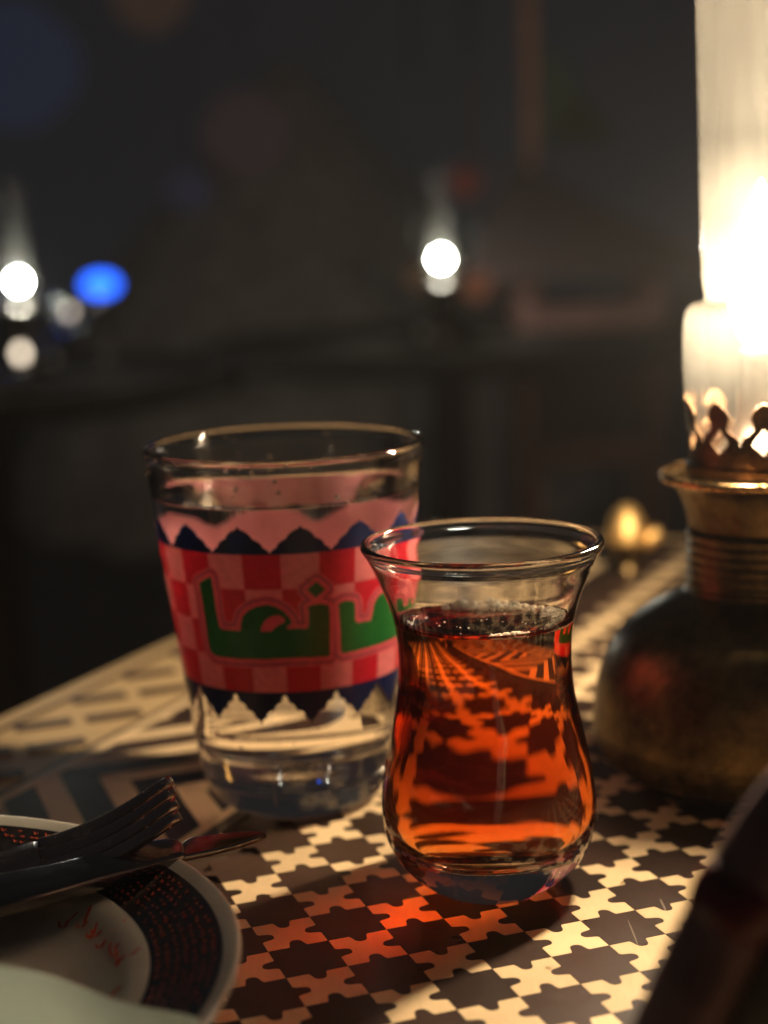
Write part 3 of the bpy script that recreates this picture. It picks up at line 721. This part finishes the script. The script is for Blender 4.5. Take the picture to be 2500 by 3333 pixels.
# ------------------------------------------------------------------ blurred hose, near right
hp = catmull([(.0260, .2150, .0060), (.0322, .2180, .0215), (.0405, .2200, .0400), (.0485, .2215, .0560), (.0570, .2225, .0690), (.068, .2230, .0800), (.082, .2235, .0900), (.100, .2240, .0990)], 8)
hose = obj('pipe_hose', tube(hp, .0061, 24), M['hose']); tag(hose, 'dark leather covered pipe hose blurred across the near right corner', 'hose')
cx_ = [hp[k] for k in range(22, 27)]
obj('collar', tube([tuple(q) for q in cx_], [.0060, .0067, .0069, .0067, .0060], 24), M['hose_red'], hose)

hp2 = catmull([(.0355, .2150, .0060), (.0420, .2180, .0200), (.0505, .2200, .0370), (.0590, .2215, .0510), (.072, .2225, .0600), (.086, .2230, .0680), (.104, .2230, .0740)], 8)
obj('fill_strand', tube(hp2, .0055, 24), M['hose_fill'], hose)  # strand added to fill the dark corner beside the hose
# ------------------------------------------------------------------ small brass pot at the back of the table
pt = empty('brass_creamer', (.1035, .690, 0), 'little brass pot with a spout, blurred at the back between tea glass and lamp', 'pot')
obj('pot_body', lathe(catmull([(0, .2), (5, .2), (5.6, 1), (4.6, 3.2), (5.2, 6), (7.2, 10), (7.8, 14)], 4), 40), M['brass_old'], pt)
obj('pot_lid', lathe(catmull([(7.8, 13), (8.4, 15), (8.2, 19), (7.0, 23.4), (5.0, 27.0), (2.4, 29.4), (0, 30)], 4), 40), M['brass_matt'], pt)
obj('spout', tube([(.006, 0, .012), (.010, -.001, .015), (.0135, -.002, .0185)], [.004, .0034, .0026], 12), M['brass_matt'], pt)

# ------------------------------------------------------------------ other tables, lamps and lights behind
def far_table(x, y, ztop, r_, label):
    t = empty('round_table', (x, y, -.73), label, 'table', 'tables behind')
    h = (ztop+.73)*1000
    obj('table_top', lathe([(0, h-25), (r_*1000-4, h-25), (r_*1000, h-20), (r_*1000, h-4), (r_*1000-4, h), (0, h)], 48), M['far_wood'], t)
    obj('pedestal', lathe([(0, 0), (220, 0), (215, 20), (60, 40), (35, 80), (30, h-60), (80, h-25.5)], 32), M['wood'], t)
    return t
def far_lamp(x, y, z0, label, sc=1.0, strength=None):
    t = empty('distant_oil_lamp', (x, y, z0), label, 'oil lamp', 'lamps on the tables behind'); t.scale = (sc,)*3
    obj('fuel_font', lathe(catmull([(0, .3), (38, .3), (44, 6), (43, 24), (34, 38), (20, 46), (19, 62), (26, 78), (20, 84), (8, 86), (0, 88)], 3), 40), M['black_metal'], t)
    obj('glass_chimney', lathe(catmull([(15, 88), (16, 100), (15, 118), (12, 126), (10, 150), (8, 180), (7, 230)], 3), 40), M['far_chimney'], t)
    f = obj('flame', sphere((0, 0, .112), .0066, 2, (1, 1, 1)), M['far_flame'], t)
    return t
TY = 2.2
far_table(.10, 2.35, -.020, .36, 'dark round table carrying the far lamp right of centre')
far_table(-.52, 2.15, -.036, .34, 'dark round table carrying the far lamp at the left edge')
far_lamp(.0872, 2.2, -.0177, 'distant lit lamp seen as a white disc above the rims of the glasses')
far_lamp(-.4290, 2.0, -.0210, 'distant lit lamp seen as a white disc at the left edge')
def glint(x, y, z, r_, label, cat, material, h=.04):  # glowing cups added to stand for lamp glints on far brass
    t = empty('glint_cup', (x, y, z-h*.6), label, cat, 'added glints behind')
    obj('cup', lathe([(0, 0), (14, 0), (17, h*1000*.3), (19, h*1000)], 24), M['far_chimney'], t)
    obj('flame', sphere((0, 0, h*.6), r_, 2, (1, 1, 1.3)), material, t)
glint(-.4110, 1.9, .0130, .0060, 'small warm glow added for a glint on brass, just below the white lamp at the left edge', 'glint', M['dim_glint'])
glint(-.3760, 2.03, .052, .0045, 'small warm glow added for a glint on brass, between the left lamp and the blue light', 'glint', M['dim_glint2'])
bl = empty('blue_lantern', (-.339, 2.05, -.0), 'oval blue glowing lantern right of the left lamp', 'lantern')
obj('blue_globe', sphere((0, 0, .0825), .017, 3, (1.3, 1, .8)), M['blue'], bl)
obj('lantern_base', lathe([(0, -36), (16, -36), (14, -30), (5, -20), (5, 55), (14, 66), (0, 66)], 24), M['black_metal'], bl)

def glow_patch(x, y, z, r_, label, col, st):  # glowing balls added for faint smears of colour, no known lamps
    t = empty('glow_patch', (x, y, z), label, 'lantern', 'dim glow patches added in the dark background')
    mm_ = emit('dim_glow', col, st)
    obj('glow_ball', lathe(catmull([(r_*300, -r_*900), (r_*800, -r_*500), (r_*1000, 0), (r_*800, r_*500), (r_*300, r_*900)], 3), 24), mm_, t)
    obj('cord', tube([(0, 0, r_*.9), (0, 0, r_*.9+.5)], .002, 6), M['black_metal'], t)
glow_patch(-.83, 4.0, .53, .16, 'very dim added blue glow high at the left edge of the dark background', (.012, .0145, .026), 1.0)
glow_patch(-.50, 4.0, .68, .09, 'very dim added orange glow at the top edge left of centre', (.030, .018, .013), 1.0)
glow_patch(-.30, 4.1, .36, .11, 'very dim added red glow in the dark above the tumbler', (.021, .0135, .0135), 1.0)
glow_patch(-.455, 4.2, .23, .06, 'very dim added mauve glow in the dark above the blue light', (.015, .0135, .021), 1.0)
glow_patch(.168, 3.0, .205, .030, 'small dim added red glow just above the centre lamp', (1.0, .22, .14), .050)
glow_patch(.1278, 2.1, .062, .020, 'small dim orange glow right of the centre lamp', (1.0, .36, .18), .10)
glow_patch(.0555, 2.15, .074, .017, 'small dim brown glow left of the centre lamp', (1.0, .55, .28), .055)
# peaked lantern stand beyond the table
ls = empty('lantern_stand', (.32, 2.45, -.73), 'dark peaked wooden lantern stand with posts and rails, blurred left of the glass chimney', 'lantern stand')
for x in (-.10, .095):
    for y in (0, .19): obj('post', box((x, y, .40), (.026, .026, .80), 'p', 0, .004), M['lantern_wood'], ls)
obj('top_rail', box((-.002, 0, .715), (.168, .02, .055), 'r', 0, .004), M['lantern_wood'], ls)
obj('lower_rail', box((-.002, 0, .52), (.168, .02, .04), 'r', 0, .004), M['lantern_wood'], ls)
obj('panel', box((-.002, .004, .6135), (.168, .006, .147), 's'), M['chair_seat'], ls)
V = [(-.19, -.07, .80), (.17, -.07, .80), (.17, .26, .80), (-.19, .26, .80), (-.10, .09, .955), (-.19, -.07, .785), (.17, -.07, .785), (.17, .26, .785), (-.19, .26, .785)]
obj('roof', mesh('roof', V, [(0, 1, 4), (1, 2, 4), (2, 3, 4), (3, 0, 4), (0, 5, 6, 1), (1, 6, 7, 2), (2, 7, 8, 3), (3, 8, 5, 0), (8, 7, 6, 5)]), M['chair_seat'], ls)
pole = obj('wooden_pole', join([box((.285, 3.0, -.0), (.018, .018, 1.46), 'p')]), M['pole_wood']); tag(pole, 'thin reddish wooden pole rising behind the lantern stand beside the green pennant', 'pole')
pn = obj('green_pennant', prism([(0, 0), (.13, -.0), (0, .17)], -.002, .002, 'pn', True), M['green']); pn.rotation_euler = (R(90), 0, 0); pn.location = (.310, 2.99, .27)
tag(pn, 'dim green triangular pennant hanging beside the wooden pole', 'pennant')
# dim tent cloth far behind
V = []; F = []
for i in range(25):
    a = R(180+180*i/24)
    for k, (r_, z) in enumerate(((.02, .62), (.25, .36), (.52, .05), (.75, -.30), (.9, -.73))):
        fold = 1+.06*math.sin(i*2.1+k); V.append((r_*fold*math.cos(a), r_*fold*math.sin(a), z))
for i in range(24):
    for k in range(4): F.append((i*5+k, i*5+k+1, (i+1)*5+k+1, (i+1)*5+k))
tn = obj('tent', mesh('tent', V, F), M['tent'], None, True); tn.location = (-.25, 5.2, 0); tag(tn, 'dim brown cloth tent far behind the tumbler', 'tent')

# ------------------------------------------------------------------ haze volume added to lift the blacks and halo the lamp
m = mat('lift_haze'); m.node_tree.nodes.remove(P(m)); pv = N(m, 'ShaderNodeVolumePrincipled'); pv.inputs['Color'].default_value = (.93, .93, .95, 1); pv.inputs['Density'].default_value = .010; pv.inputs['Anisotropy'].default_value = .1
L(m, pv.outputs[0], OUT(m).inputs['Volume'])
hz = obj('haze', box((0, 6, .2), (26, 26, 4.0), 'haze'), m); tag(hz, kind='stuff')
